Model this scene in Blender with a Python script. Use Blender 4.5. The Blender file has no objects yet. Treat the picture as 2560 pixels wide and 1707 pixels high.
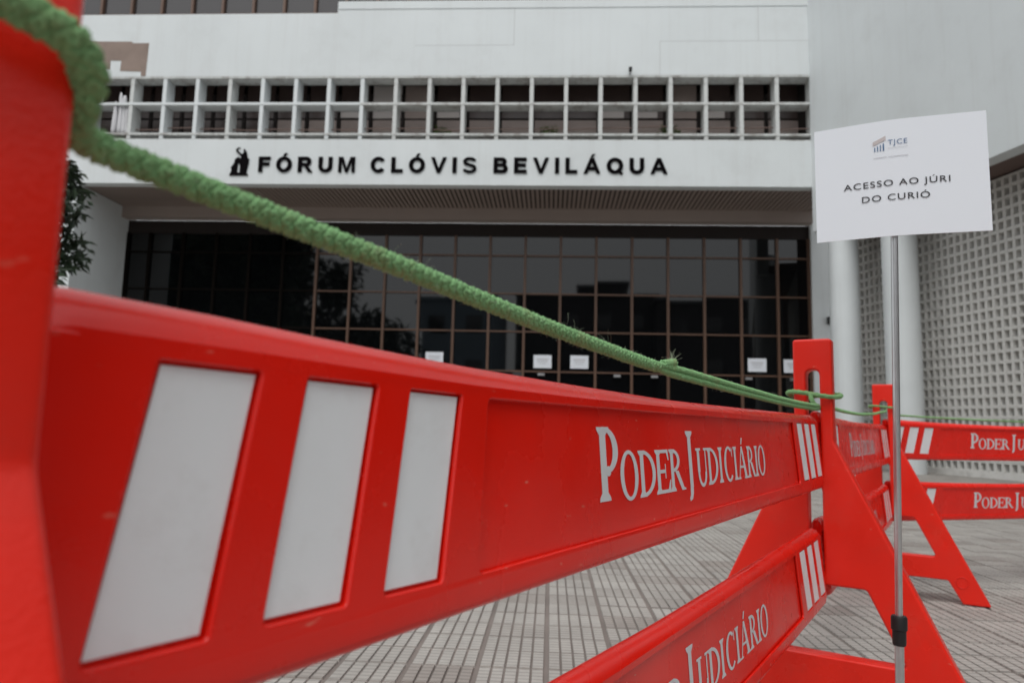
import bpy, bmesh, math, random
from math import sin, cos, pi, radians, sqrt
from mathutils import Vector, Matrix
random.seed(7)
SC = bpy.context.scene
COL = SC.collection

# ------------------------------------------------------------------ camera
F_PX, Y_H, ROLL, HC = 1780.0, 1065.2, 0.02475, 0.6804
PITCH = math.atan((Y_H - 853.5) / F_PX)
FWD = Vector((0, cos(PITCH), sin(PITCH)))
_u0 = Vector((0, -sin(PITCH), cos(PITCH))); _r0 = Vector((1, 0, 0))
RIGHT = _r0 * cos(ROLL) + _u0 * sin(ROLL)
UP = _u0 * cos(ROLL) - _r0 * sin(ROLL)
CAM = Vector((0, 0, HC))
cd = bpy.data.cameras.new('camera'); co = bpy.data.objects.new('camera', cd); COL.objects.link(co)
cd.sensor_fit = 'HORIZONTAL'; cd.sensor_width = 36; cd.lens = F_PX / 2560 * 36
cd.clip_start = 0.02; cd.clip_end = 2000
cd.dof.use_dof = True; cd.dof.focus_distance = 0.92; cd.dof.aperture_fstop = 7.5
m = Matrix((RIGHT, UP, -FWD)).transposed().to_4x4(); m.translation = CAM
co.matrix_world = m
SC.camera = co

# ------------------------------------------------------------------ sky, sun, exposure
SUN_EL, SUN_AZ = radians(58), radians(196)      # azimuth clockwise from +Y (camera looks to +Y)
wd = bpy.data.worlds.new('World'); SC.world = wd; wd.use_nodes = True
nt = wd.node_tree; nt.nodes.clear()
sky = nt.nodes.new('ShaderNodeTexSky'); sky.sky_type = 'NISHITA'; sky.sun_disc = False
sky.sun_elevation = SUN_EL; sky.sun_rotation = SUN_AZ; sky.air_density = 1.0; sky.dust_density = 4.0; sky.ozone_density = 1.0
hs = nt.nodes.new('ShaderNodeHueSaturation'); hs.inputs['Saturation'].default_value = 0.22
bg = nt.nodes.new('ShaderNodeBackground'); bg.inputs['Strength'].default_value = 0.10
wo = nt.nodes.new('ShaderNodeOutputWorld')
nt.links.new(sky.outputs[0], hs.inputs['Color']); ov = nt.nodes.new('ShaderNodeMix'); ov.data_type = 'RGBA'; ov.inputs[0].default_value = 0.6; ov.inputs[7].default_value = (8.6, 8.9, 9.1, 1)   # even overcast veil over the whole sky
nt.links.new(hs.outputs[0], ov.inputs[6]); nt.links.new(ov.outputs[2], bg.inputs['Color']); nt.links.new(bg.outputs[0], wo.inputs[0])
sl = bpy.data.lights.new('sun', 'SUN'); sl.energy = 0.9; sl.angle = radians(40); sl.color = (1.0, 0.97, 0.93)
so = bpy.data.objects.new('sun', sl); COL.objects.link(so)
sd = Vector((sin(SUN_AZ) * cos(SUN_EL), cos(SUN_AZ) * cos(SUN_EL), sin(SUN_EL)))
so.rotation_euler = sd.to_track_quat('Z', 'Y').to_euler(); so.location = sd * 40
SC.view_settings.view_transform = 'Standard'; SC.view_settings.look = 'None'
SC.view_settings.exposure = 0.38; SC.view_settings.gamma = 1.0
SC.render.engine = 'CYCLES'

# ------------------------------------------------------------------ materials
def mat(name, col, rough=0.6, var=0.0, scale=8.0, bump=0.0, bscale=200.0, spec=0.5, metal=0.0, dirt=None, dscale=3.0, damt=0.5, streak=None, samt=0.3, specks=None):
    m = bpy.data.materials.new(name); m.use_nodes = True
    t = m.node_tree; b = t.nodes['Principled BSDF']
    b.inputs['Base Color'].default_value = (*col, 1); b.inputs['Roughness'].default_value = rough
    b.inputs['Specular IOR Level'].default_value = spec; b.inputs['Metallic'].default_value = metal
    tc = t.nodes.new('ShaderNodeTexCoord'); out = None
    if var > 0:
        n = t.nodes.new('ShaderNodeTexNoise'); n.inputs['Scale'].default_value = scale; n.inputs['Detail'].default_value = 6
        t.links.new(tc.outputs['Object'], n.inputs['Vector'])
        mr = t.nodes.new('ShaderNodeMapRange'); mr.inputs[1].default_value = 0.3; mr.inputs[2].default_value = 0.7
        mr.inputs[3].default_value = 1 - var; mr.inputs[4].default_value = 1 + var
        t.links.new(n.outputs[0], mr.inputs[0])
        mx = t.nodes.new('ShaderNodeMix'); mx.data_type = 'RGBA'; mx.blend_type = 'MULTIPLY'; mx.inputs[0].default_value = 1
        mx.inputs[6].default_value = (*col, 1); t.links.new(mr.outputs[0], mx.inputs[7]); out = mx.outputs[2]
    if dirt:
        n = t.nodes.new('ShaderNodeTexNoise'); n.inputs['Scale'].default_value = dscale; n.inputs['Detail'].default_value = 9; n.inputs['Roughness'].default_value = 0.7
        t.links.new(tc.outputs['Object'], n.inputs['Vector'])
        mr = t.nodes.new('ShaderNodeMapRange'); mr.inputs[1].default_value = 0.52; mr.inputs[2].default_value = 0.72
        mr.inputs[3].default_value = 0; mr.inputs[4].default_value = damt
        t.links.new(n.outputs[0], mr.inputs[0])
        mx = t.nodes.new('ShaderNodeMix'); mx.data_type = 'RGBA'; mx.inputs[7].default_value = (*dirt, 1)
        if out: t.links.new(out, mx.inputs[6])
        else: mx.inputs[6].default_value = (*col, 1)
        t.links.new(mr.outputs[0], mx.inputs[0]); out = mx.outputs[2]
    if streak:
        mp = t.nodes.new('ShaderNodeMapping'); mp.inputs['Scale'].default_value = (1.6, 1.6, 0.07); t.links.new(tc.outputs['Object'], mp.inputs['Vector'])
        n = t.nodes.new('ShaderNodeTexNoise'); n.inputs['Scale'].default_value = 3.0; n.inputs['Detail'].default_value = 8; n.inputs['Roughness'].default_value = 0.75; t.links.new(mp.outputs[0], n.inputs['Vector'])
        mr = t.nodes.new('ShaderNodeMapRange'); mr.inputs[1].default_value = 0.5; mr.inputs[2].default_value = 0.8; mr.inputs[3].default_value = 0; mr.inputs[4].default_value = samt; t.links.new(n.outputs[0], mr.inputs[0])
        mx = t.nodes.new('ShaderNodeMix'); mx.data_type = 'RGBA'; mx.inputs[7].default_value = (*streak, 1)
        if out: t.links.new(out, mx.inputs[6])
        else: mx.inputs[6].default_value = (*col, 1)
        t.links.new(mr.outputs[0], mx.inputs[0]); out = mx.outputs[2]
    if specks:
        mp = t.nodes.new('ShaderNodeMapping'); mp.inputs['Scale'].default_value = (1, 1, 2.6); mp.inputs['Rotation'].default_value = (0.3, 0.5, 0.2); t.links.new(tc.outputs['Object'], mp.inputs['Vector'])
        n = t.nodes.new('ShaderNodeTexNoise'); n.inputs['Scale'].default_value = 46; n.inputs['Detail'].default_value = 3; t.links.new(mp.outputs[0], n.inputs['Vector'])
        mr = t.nodes.new('ShaderNodeMapRange'); mr.inputs[1].default_value = 0.70; mr.inputs[2].default_value = 0.78; mr.inputs[3].default_value = 0; mr.inputs[4].default_value = 0.7; t.links.new(n.outputs[0], mr.inputs[0])
        mx = t.nodes.new('ShaderNodeMix'); mx.data_type = 'RGBA'; mx.inputs[7].default_value = (*specks, 1)
        if out: t.links.new(out, mx.inputs[6])
        else: mx.inputs[6].default_value = (*col, 1)
        t.links.new(mr.outputs[0], mx.inputs[0]); out = mx.outputs[2]
        m2 = t.nodes.new('ShaderNodeTexNoise'); m2.inputs['Scale'].default_value = 9; m2.inputs['Detail'].default_value = 7; t.links.new(tc.outputs['Object'], m2.inputs['Vector'])
        r2 = t.nodes.new('ShaderNodeMapRange'); r2.inputs[1].default_value = 0.35; r2.inputs[2].default_value = 0.7; r2.inputs[3].default_value = rough * 0.8; r2.inputs[4].default_value = rough * 1.5; t.links.new(m2.outputs[0], r2.inputs[0]); t.links.new(r2.outputs[0], b.inputs['Roughness'])
    if out: t.links.new(out, b.inputs['Base Color'])
    if bump > 0:
        n = t.nodes.new('ShaderNodeTexNoise'); n.inputs['Scale'].default_value = bscale; n.inputs['Detail'].default_value = 4
        t.links.new(tc.outputs['Object'], n.inputs['Vector'])
        bp = t.nodes.new('ShaderNodeBump'); bp.inputs['Strength'].default_value = bump; bp.inputs['Distance'].default_value = 0.002
        t.links.new(n.outputs[0], bp.inputs['Height']); t.links.new(bp.outputs[0], b.inputs['Normal'])
    return m

M = {}
M['plastic'] = mat('red_plastic', (0.80, 0.011, 0.003), 0.24, var=0.07, scale=5, bump=0.07, bscale=420, dirt=(0.62, 0.035, 0.02), dscale=6, damt=0.2, spec=0.6, specks=(0.75, 0.30, 0.22))
M['plastic2'] = mat('orange_red_plastic', (0.82, 0.017, 0.005), 0.32, var=0.07, scale=6, bump=0.16, bscale=350, dirt=(0.48, 0.09, 0.06), dscale=7, damt=0.2, spec=0.5, specks=(0.72, 0.28, 0.20))
M['joint_line'] = mat('wall_joint', (0.50, 0.52, 0.52), 0.8)
M['film'] = mat('reflective_white_film', (0.81, 0.84, 0.86), 0.5, var=0.035, scale=12, bump=0.10, bscale=900, dirt=(0.5, 0.47, 0.45), dscale=14, damt=0.25)
M['decal'] = mat('white_lettering', (0.66, 0.67, 0.69), 0.5)
M['rubber'] = mat('black_rubber', (0.012, 0.012, 0.012), 0.7)
M['white'] = mat('white_painted_wall', (0.68, 0.72, 0.73), 0.75, var=0.035, scale=0.6, bump=0.1, bscale=60, dirt=(0.42, 0.42, 0.41), dscale=0.9, damt=0.16, streak=(0.46, 0.45, 0.43), samt=0.22)
M['white_worn'] = mat('worn_white_concrete', (0.60, 0.62, 0.61), 0.8, var=0.06, scale=2, dirt=(0.16, 0.12, 0.10), dscale=3.0, damt=0.75, streak=(0.14, 0.10, 0.085), samt=0.8)
M['column'] = mat('white_column_paint', (0.68, 0.72, 0.73), 0.55, var=0.03, scale=1.5, streak=(0.4, 0.39, 0.37), samt=0.3)
M['block'] = mat('cement_block', (0.70, 0.69, 0.66), 0.85, var=0.10, scale=6, dirt=(0.2, 0.18, 0.16), dscale=4, damt=0.4)
M['soffit'] = mat('brown_soffit_metal', (0.31, 0.25, 0.22), 0.6, var=0.05, scale=2)
M['beam'] = mat('grey_brown_beam', (0.36, 0.30, 0.27), 0.7, var=0.05, scale=1)
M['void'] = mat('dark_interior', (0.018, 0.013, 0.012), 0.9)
M['brownwall'] = mat('brown_interior_wall', (0.16, 0.11, 0.095), 0.8, var=0.1, scale=1)
M['mullion'] = mat('bronze_aluminium', (0.12, 0.064, 0.04), 0.45, var=0.08, scale=2)
M['mullion_dark'] = mat('darkened_bronze_aluminium', (0.006, 0.004, 0.003), 0.8, spec=0.1)  # darker copy of the mullion bronze, for the left glazing bays only
M['glass'] = mat('dark_tinted_glass', (0.0025, 0.003, 0.0035), 0.03, spec=0.55)
M['glass2'] = mat('smoked_window_glass', (0.035, 0.03, 0.03), 0.05, spec=0.9)
M['blind'] = mat('brown_blind', (0.36, 0.29, 0.265), 0.5, var=0.1, scale=2)
M['blind2'] = mat('dark_brown_pane', (0.075, 0.052, 0.047), 0.3, var=0.15, scale=2)
M['blind3'] = mat('pale_blind', (0.6, 0.55, 0.53), 0.7)
M['black'] = mat('black_letter_paint', (0.004, 0.003, 0.004), 0.8, spec=0.05)
M['mortar'] = mat('bare_mortar', (0.26, 0.20, 0.17), 0.9, var=0.12, scale=3)
M['paper'] = mat('white_paper', (0.80, 0.84, 0.90), 0.7)
M['ink'] = mat('black_ink', (0.02, 0.02, 0.025), 0.6)
M['ink_grey'] = mat('grey_ink', (0.56, 0.57, 0.60), 0.6)
M['ink_blue'] = mat('blue_ink', (0.08, 0.16, 0.30), 0.6)
M['ink_pale'] = mat('pale_pink_ink', (0.55, 0.50, 0.50), 0.6)
M['steel'] = mat('brushed_aluminium', (0.62, 0.62, 0.63), 0.32, metal=0.9, var=0.05, scale=40)
M['clamp'] = mat('black_plastic_clamp', (0.010, 0.010, 0.011), 0.5)
M['rope'] = mat('green_rope', (0.27, 0.50, 0.235), 0.95, var=0.12, scale=160, bump=0.6, bscale=1800, dirt=(0.34, 0.30, 0.15), dscale=35, damt=0.5, spec=0.1)
M['fibre'] = mat('pale_rope_fibre', (0.45, 0.50, 0.38), 0.9)
M['leaf'] = mat('dark_leaf', (0.016, 0.033, 0.012), 0.5, var=0.5, scale=2)
M['leaf2'] = mat('pot_plant_leaf', (0.07, 0.11, 0.02), 0.5, var=0.4, scale=6)
M['bark'] = mat('bark', (0.06, 0.045, 0.035), 0.9, var=0.3, scale=5)
M['pot'] = mat('clay_pot', (0.16, 0.09, 0.06), 0.8)
M['cloth'] = mat('white_cloth', (0.60, 0.60, 0.62), 0.8)
M['pale_bldg'] = mat('blue_grey_render', (0.22, 0.28, 0.33), 0.8)
M['dark_bldg'] = mat('dark_render', (0.05, 0.045, 0.045), 0.8)
M['asphalt_far'] = mat('street_asphalt', (0.06, 0.06, 0.06), 0.9)

# paving material: per-cell tint from the paving grid plus fine ridges
GA = 0.0565                                    # yaw of the facade and of the paving grid
TU, TV = 0.195, 0.150                          # paving tile
def paving_mat():
    m = bpy.data.materials.new('cement_paving'); m.use_nodes = True
    t = m.node_tree; b = t.nodes['Principled BSDF']; b.inputs['Roughness'].default_value = 0.85
    ge = t.nodes.new('ShaderNodeNewGeometry')
    mp = t.nodes.new('ShaderNodeMapping'); mp.vector_type = 'POINT'; mp.inputs['Rotation'].default_value = (0, 0, GA)
    t.links.new(ge.outputs['Position'], mp.inputs['Vector'])
    dv = t.nodes.new('ShaderNodeVectorMath'); dv.operation = 'DIVIDE'; dv.inputs[1].default_value = (TU, TV, 100)
    t.links.new(mp.outputs[0], dv.inputs[0])
    fl = t.nodes.new('ShaderNodeVectorMath'); fl.operation = 'FLOOR'; t.links.new(dv.outputs[0], fl.inputs[0])
    wn = t.nodes.new('ShaderNodeTexWhiteNoise'); wn.noise_dimensions = '3D'; t.links.new(fl.outputs[0], wn.inputs['Vector'])
    cr = t.nodes.new('ShaderNodeValToRGB'); t.links.new(wn.outputs['Value'], cr.inputs[0])
    e = cr.color_ramp.elements
    e[0].position = 0.0; e[0].color = (0.31, 0.275, 0.25, 1); e[1].position = 0.16; e[1].color = (0.375, 0.35, 0.323, 1)
    x = cr.color_ramp.elements.new(1.0); x.color = (0.435, 0.41, 0.38, 1)
    no = t.nodes.new('ShaderNodeTexNoise'); no.inputs['Scale'].default_value = 5; no.inputs['Detail'].default_value = 8; no.inputs['Roughness'].default_value = 0.7
    t.links.new(ge.outputs['Position'], no.inputs['Vector'])
    mr = t.nodes.new('ShaderNodeMapRange'); mr.inputs[1].default_value = 0.3; mr.inputs[2].default_value = 0.75; mr.inputs[3].default_value = 0.80; mr.inputs[4].default_value = 1.10
    t.links.new(no.outputs[0], mr.inputs[0])
    mx = t.nodes.new('ShaderNodeMix'); mx.data_type = 'RGBA'; mx.blend_type = 'MULTIPLY'; mx.inputs[0].default_value = 1
    t.links.new(cr.outputs[0], mx.inputs[6]); t.links.new(mr.outputs[0], mx.inputs[7]); mx2 = t.nodes.new('ShaderNodeMix'); mx2.data_type = 'RGBA'; mx2.blend_type = 'MULTIPLY'; mx2.inputs[0].default_value = 1; t.links.new(mx.outputs[2], mx2.inputs[6]); t.links.new(mx2.outputs[2], b.inputs['Base Color'])
    wv = t.nodes.new('ShaderNodeTexWave'); wv.bands_direction = 'Y'; wv.inputs['Scale'].default_value = 12.0; wv.inputs['Distortion'].default_value = 0.6; wv.inputs['Detail'].default_value = 3
    t.links.new(mp.outputs[0], wv.inputs['Vector'])
    wr = t.nodes.new('ShaderNodeMapRange'); wr.inputs[1].default_value = 0.0; wr.inputs[2].default_value = 0.45; wr.inputs[3].default_value = 0.72; wr.inputs[4].default_value = 1.0; t.links.new(wv.outputs['Fac'], wr.inputs[0]); t.links.new(wr.outputs[0], mx2.inputs[7])
    ad = t.nodes.new('ShaderNodeMath'); ad.operation = 'ADD'; t.links.new(wv.outputs['Fac'], ad.inputs[0])
    n2 = t.nodes.new('ShaderNodeTexNoise'); n2.inputs['Scale'].default_value = 160; t.links.new(ge.outputs['Position'], n2.inputs['Vector']); t.links.new(n2.outputs[0], ad.inputs[1])
    bp = t.nodes.new('ShaderNodeBump'); bp.inputs['Strength'].default_value = 0.45; bp.inputs['Distance'].default_value = 0.002
    t.links.new(ad.outputs[0], bp.inputs['Height']); t.links.new(bp.outputs[0], b.inputs['Normal'])
    return m
M['paving'] = paving_mat()
M['joint'] = mat('paving_joint_dirt', (0.185, 0.155, 0.14), 0.95, var=0.2, scale=3)

# ------------------------------------------------------------------ mesh helpers
class MB:
    def __init__(s): s.v = []; s.f = []
    def add(s, vs, fs):
        o = len(s.v); s.v += [Vector(p) for p in vs]; s.f += [tuple(i + o for i in f) for f in fs]
    def box(s, T, a0, a1, b0, b1, c0, c1):
        vs = [T(a, b, c) for a in (a0, a1) for b in (b0, b1) for c in (c0, c1)]
        s.add(vs, [(0, 1, 3, 2), (4, 6, 7, 5), (0, 4, 5, 1), (2, 3, 7, 6), (0, 2, 6, 4), (1, 5, 7, 3)])
    def tube(s, pts, rad, n=8, caps=True, close=False):
        pts = [Vector(p) for p in pts]; N = len(pts); rs = rad if isinstance(rad, (list, tuple)) else [rad] * N
        t0 = (pts[1] - pts[0]).normalized(); ref = Vector((0, 0, 1)) if abs(t0.z) < 0.9 else Vector((1, 0, 0))
        nn = t0.cross(ref).normalized(); o = len(s.v)
        for i, p in enumerate(pts):
            t = (pts[min(i + 1, N - 1)] - pts[max(i - 1, 0)]).normalized()
            nn = (nn - t * nn.dot(t)).normalized(); bb = t.cross(nn)
            for k in range(n):
                a = 2 * pi * k / n; s.v.append(p + (nn * cos(a) + bb * sin(a)) * rs[i])
        for i in range(N - 1):
            for k in range(n):
                k2 = (k + 1) % n; s.f.append((o + i * n + k, o + i * n + k2, o + (i + 1) * n + k2, o + (i + 1) * n + k))
        if caps: s.f.append(tuple(o + k for k in range(n))[::-1]); s.f.append(tuple(o + (N - 1) * n + k for k in range(n)))
    def mesh(s, name, mt, smooth=False, origin=None, recalc=True, auto=None):
        me = bpy.data.meshes.new(name); off = Vector(origin) if origin is not None else Vector((0, 0, 0))
        me.from_pydata([tuple(p - off) for p in s.v], [], s.f)
        if recalc:
            bm = bmesh.new(); bm.from_mesh(me); bmesh.ops.recalc_face_normals(bm, faces=bm.faces); bm.to_mesh(me); bm.free()
        me.materials.append(mt)
        if smooth: me.shade_smooth()
        if auto is not None: me.shade_smooth(); me.set_sharp_from_angle(angle=radians(auto))
        return me
    def obj(s, name, mt, parent=None, smooth=False, recalc=True, auto=None):
        org = parent_world(parent) if parent else None
        return link(name, s.mesh(name, mt, smooth, org, recalc, auto), parent)
def parent_world(p):
    v = Vector((0, 0, 0))
    while p: v += p.location; p = p.parent
    return v
def link(name, me, parent=None, loc=None, rotz=None):
    o = bpy.data.objects.new(name, me); COL.objects.link(o)
    if parent: o.parent = parent
    if loc is not None: o.location = loc
    if rotz is not None: o.rotation_euler = (0, 0, rotz)
    return o
def tag(o, label=None, cat=None, group=None, kind=None):
    if label: o['label'] = label
    if cat: o['category'] = cat
    if group: o['group'] = group
    if kind: o['kind'] = kind
    return o
def thing(name, label, cat, loc=(0, 0, 0), rotz=0, group=None):
    o = bpy.data.objects.new(name, None); COL.objects.link(o); o.location = loc; o.rotation_euler = (0, 0, rotz); o.empty_display_size = 0.1
    return tag(o, label, cat, group)
def copy_tree(o, parent=None):
    c = o.copy(); COL.objects.link(c); c.parent = parent
    for ch in list(o.children): copy_tree(ch, c)
    return c
WT = lambda x, y, z: (x, y, z)

def fillet(pts, r, seg=5):
    out = []; n = len(pts)
    for i in range(n):
        p = Vector(pts[i][:2]); a = Vector(pts[i - 1][:2]); b = Vector(pts[(i + 1) % n][:2])
        ri = pts[i][2] if len(pts[i]) > 2 else r
        if ri <= 0: out.append(p); continue
        da = (a - p); db = (b - p); L = min(da.length, db.length) * 0.48; da.normalize(); db.normalize()
        ang = da.angle(db)
        if ang > 3.1: out.append(p); continue
        t = min(ri / math.tan(ang / 2), L)
        p0 = p + da * t; p1 = p + db * t
        for k in range(seg + 1):
            q = k / seg; out.append((p0.lerp(p, q)).lerp(p.lerp(p1, q), q))
    return out
def shape2d(loops, extrude, bevel=0.0, res=2, k=20.0):
    """filled 2-D outline with holes, extruded both ways, edges rounded -> mesh (z = thickness)"""
    cu = bpy.data.curves.new('outline', 'CURVE'); cu.dimensions = '2D'; cu.fill_mode = 'BOTH'
    cu.extrude = extrude * k; cu.bevel_depth = bevel * k; cu.bevel_resolution = res; cu.offset = -bevel * k   # filled at a larger scale, then scaled back
    for lp in loops:
        sp = cu.splines.new('POLY'); sp.points.add(len(lp) - 1); sp.use_cyclic_u = True
        for p, q in zip(sp.points, lp): p.co = (q[0] * k, q[1] * k, 0, 1)
    o = bpy.data.objects.new('outline', cu); COL.objects.link(o); bpy.context.view_layer.update()
    me = bpy.data.meshes.new_from_object(o.evaluated_get(bpy.context.evaluated_depsgraph_get()))
    bpy.data.objects.remove(o); bpy.data.curves.remove(cu)
    for v in me.vertices: v.co /= k
    return me
def text_mesh(s, offset=0.0, extrude=0.0, spacing=1.0):
    cu = bpy.data.curves.new('t', 'FONT'); cu.body = s; cu.size = 1; cu.offset = offset; cu.extrude = extrude; cu.space_character = spacing; cu.resolution_u = 4
    o = bpy.data.objects.new('t', cu); COL.objects.link(o); bpy.context.view_layer.update()
    me = bpy.data.meshes.new_from_object(o.evaluated_get(bpy.context.evaluated_depsgraph_get()))
    bpy.data.objects.remove(o); bpy.data.curves.remove(cu)
    return me
def remap(me, fn):
    for v in me.vertices: v.co = fn(v.co)
    return me
def ray(px, py):
    return FWD + RIGHT * ((px - 1280) / F_PX) + UP * ((853.5 - py) / F_PX)
def at_depth(px, py, Y):
    v = ray(px, py); return CAM + v * (Y / v.y)

# ------------------------------------------------------------------ facade frame
UU = Vector((cos(GA), -sin(GA), 0)); WW = Vector((sin(GA), cos(GA), 0))
F0 = Vector((6.477, 15.05, 0))
FT = lambda u, z, d: F0 + UU * u + WW * d + Vector((0, 0, z))

# ================================================================== ground
gm = MB(); gm.box(WT, -90, 90, -90, 90, -0.5, 0.0)
ground = gm.obj('ground', M['joint']); tag(ground, kind='structure')
def tile_mesh():
    b = MB(); g = 0.0050
    for k in range(5):
        x0 = -TU / 2 + 0.005 + k * (TU - 0.010) / 5 + g / 2; x1 = x0 + (TU - 0.010) / 5 - g
        y0 = -TV / 2 + 0.0048; y1 = -y0; h = 0.006; c = 0.0012
        b.add([(x0, y0, 0), (x1, y0, 0), (x1, y1, 0), (x0, y1, 0), (x0 + c, y0 + c, h), (x1 - c, y0 + c, h), (x1 - c, y1 - c, h), (x0 + c, y1 - c, h)],
              [(4, 5, 6, 7), (0, 1, 5, 4), (1, 2, 6, 5), (2, 3, 7, 6), (3, 0, 4, 7)])
    return b
tb = tile_mesh(); tme = tb.mesh('paving_tile', M['paving'])
Rg = Matrix.Rotation(-GA, 3, 'Z')
cells = []
I0, I1, J0, J1 = -38, 40, -9, 104
for i in range(I0, I1):
    for j in range(J0, J1):
        p = Rg @ Vector(((i + 0.5) * TU, (j + 0.5) * TV, 0))
        q = p - CAM; dz = q.dot(FWD); vis = False
        if dz > 0.3:
            sx = 1280 + F_PX * q.dot(RIGHT) / dz; sy = 853.5 - F_PX * q.dot(UP) / dz
            vis = (-60 < sx < 2620 and sy < 1760 and (sx > 1900 or (sx > 560 and sy > 1300)))
        cells.append((0 if vis else 1, p.y, p))
cells.sort(key=lambda c: (c[0], c[1]))
for k, (a, y, p) in enumerate(cells[:300]):
    link('paving_tile', tme, ground, loc=p, rotz=-GA + random.gauss(0, 0.004)).location.z = random.uniform(-0.0015, 0.001)
rest = MB()
for a, y, p in cells[300:]:
    o = len(rest.v); dz = random.uniform(-0.0015, 0.001)
    rest.v += [Rg @ v + p + Vector((0, 0, dz)) for v in tb.v]; rest.f += [tuple(i + o for i in f) for f in tb.f]
ro = rest.obj('paving_tiles', M['paving'], ground, recalc=False); tag(ro, kind='stuff')
far = MB()
for x0, x1, y0, y1 in ((-450, I0, -450, 600), (I1, 450, -450, 600), (I0, I1, -450, J0), (I0, I1, J1, 600)):
    far.add([Rg @ Vector((x * TU, y * TV, 0.004)) for x, y in ((x0, y0), (x1, y0), (x1, y1), (x0, y1))], [(0, 1, 2, 3)])
far.obj('outer_paving', M['paving'], ground)

# ================================================================== courthouse building
B = thing('courthouse_building', 'white concrete courthouse with a sun-breaker grid, black lettering and dark glass entrance', 'building', (0, 16, 0))
def part(name, mt, *boxes, T=FT, auto=None, parent=B):
    b = MB()
    for bx in boxes: b.box(T, *bx)
    return b.obj(name, mt, parent)
# --- upper wall with its stepped top, windows above
uw = shape2d([[(-24, 8.62), (0.35, 8.62), (0.35, 10.45), (-10.76, 10.45), (-10.76, 10.17), (-24, 10.17)]], 0.2)
remap(uw, lambda c: FT(c.x, c.y, 0.2 - c.z) - B.location); uw.materials.append(M['white']); link('upper_wall', uw, B)
part('wall_lip', M['white'], (-10.74, 0.02, 10.26, 10.452, -0.014, -0.0005))
for bx in ((-6.62, -6.606, 9.35, 10.25), (-3.3, -3.288, 8.64, 9.42), (-3.3, 0.0, 9.42, 9.431), (-8.9, -6.62, 9.35, 9.36), (-1.1, -1.088, 9.432, 10.25)):
    part('panel_joint', M['joint_line'], (*bx, -0.0015, -0.0004))
part('parapet_wall', M['white'], (-24, 0.35, 11.75, 15.0, 0.03, 0.5))
part('window_sill', M['mullion'], (-24, -10.77, 10.17, 10.20, 0.03, 0.2), (-10.76, 0.3, 10.45, 10.475, 0.02, 0.2))
for k in range(-8, 22):
    u0 = -16.55 + k * 0.745
    if u0 > -0.7 or u0 < -22.5: continue
    z0 = 10.2 if u0 < -11 else 10.475
    g = MB(); g.box(FT, u0 + 0.03, u0 + 0.715, z0, 11.75, 0.14, 0.16)
    g.obj('window_pane', M['glass2'], B)
    g = MB(); g.box(FT, u0 - 0.03, u0 + 0.03, z0, 11.75, 0.06, 0.2); g.obj('window_mullion', M['mullion'], B)
part('window_backing', M['void'], (-24, 0.3, 10.2, 11.75, 0.3, 0.34))
# bare patch where the cladding fell off
pp = [(-16.9, 9.50), (-15.68, 9.49), (-15.64, 9.45), (-15.25, 9.45), (-15.27, 8.63), (-15.38, 8.63), (-15.39, 8.74), (-15.90, 8.76), (-15.89, 9.01), (-16.15, 9.02), (-16.15, 8.80), (-16.9, 8.80)]
pm = shape2d([pp], 0.004); remap(pm, lambda c: FT(c.x, c.y, -0.002 + c.z) - B.location); pm.materials.append(M['mortar']); link('bare_patch', pm, B)
# --- fascia with the name
part('fascia', M['white'], (-24, 0.06, 6.03, 7.08, 0, 0.26))
part('end_wall', M['white'], (-24, -19.0, 7.081, 8.619, 0.01, 1.4))
part('fascia_return', M['white_worn'], (-24, 0.06, 7.08, 7.11, 0.02, 1.2))
# --- sun-breaker grid
FU = [-15.567 + 0.7822 * k for k in range(21)]
def grid_box(name, mt, *bx): return part(name, mt, *bx)
fins = MB(); fins.box(WT, -0.043, 0.043, 0, 0.36, 7.11, 8.615); fme = fins.mesh('grid_fin', M['white'])
fwe = fins.mesh('grid_fin_worn', M['white_worn'])
for k, u in enumerate(FU + [-16.55, -17.3, -18.1, -18.9]):
    p = FT(u, 0, 0.012 + 0.004 * (k % 2)) - B.location
    link('grid_fin', fwe if 7 < k < 21 or k in (0, 3) else fme, B, loc=p, rotz=-GA + (random.gauss(0, 0.012) if 13 < k < 21 else 0))
part('grid_shelf', M['white'], (-19, -10.13, 7.925, 7.985, 0.004, 0.35))
part('grid_shelf', M['white_worn'], (-10.13, 0.05, 7.925, 7.98, 0.006, 0.35))
part('grid_head', M['white_worn'], (-19, 0.05, 8.575, 8.62, 0.004, 0.36))
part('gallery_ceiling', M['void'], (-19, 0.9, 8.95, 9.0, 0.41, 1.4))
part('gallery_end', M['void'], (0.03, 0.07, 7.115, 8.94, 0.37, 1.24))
part('grid_sill', M['white_worn'], (-19, 0.05, 7.20, 7.245, 0.0, 0.30))
for k in range(20):
    zz = 7.42 + random.uniform(-0.03, 0.03) + (0.03 if k > 12 else 0)
    b = MB(); b.tube([FT(FU[k] + 0.04, zz, 0.2), FT(FU[k + 1] - 0.04, zz + random.uniform(-0.02, 0.03), 0.2)], 0.014, 6); b.obj('grid_rail', M['brownwall'], B)
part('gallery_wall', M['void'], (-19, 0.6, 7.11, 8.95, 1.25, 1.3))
part('gallery_floor', M['brownwall'], (-19, 0.6, 7.085, 7.109, 0.26, 1.25))
random.seed(21)
low = 'bbbdkpppppkpqkqqppkbbk'
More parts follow.
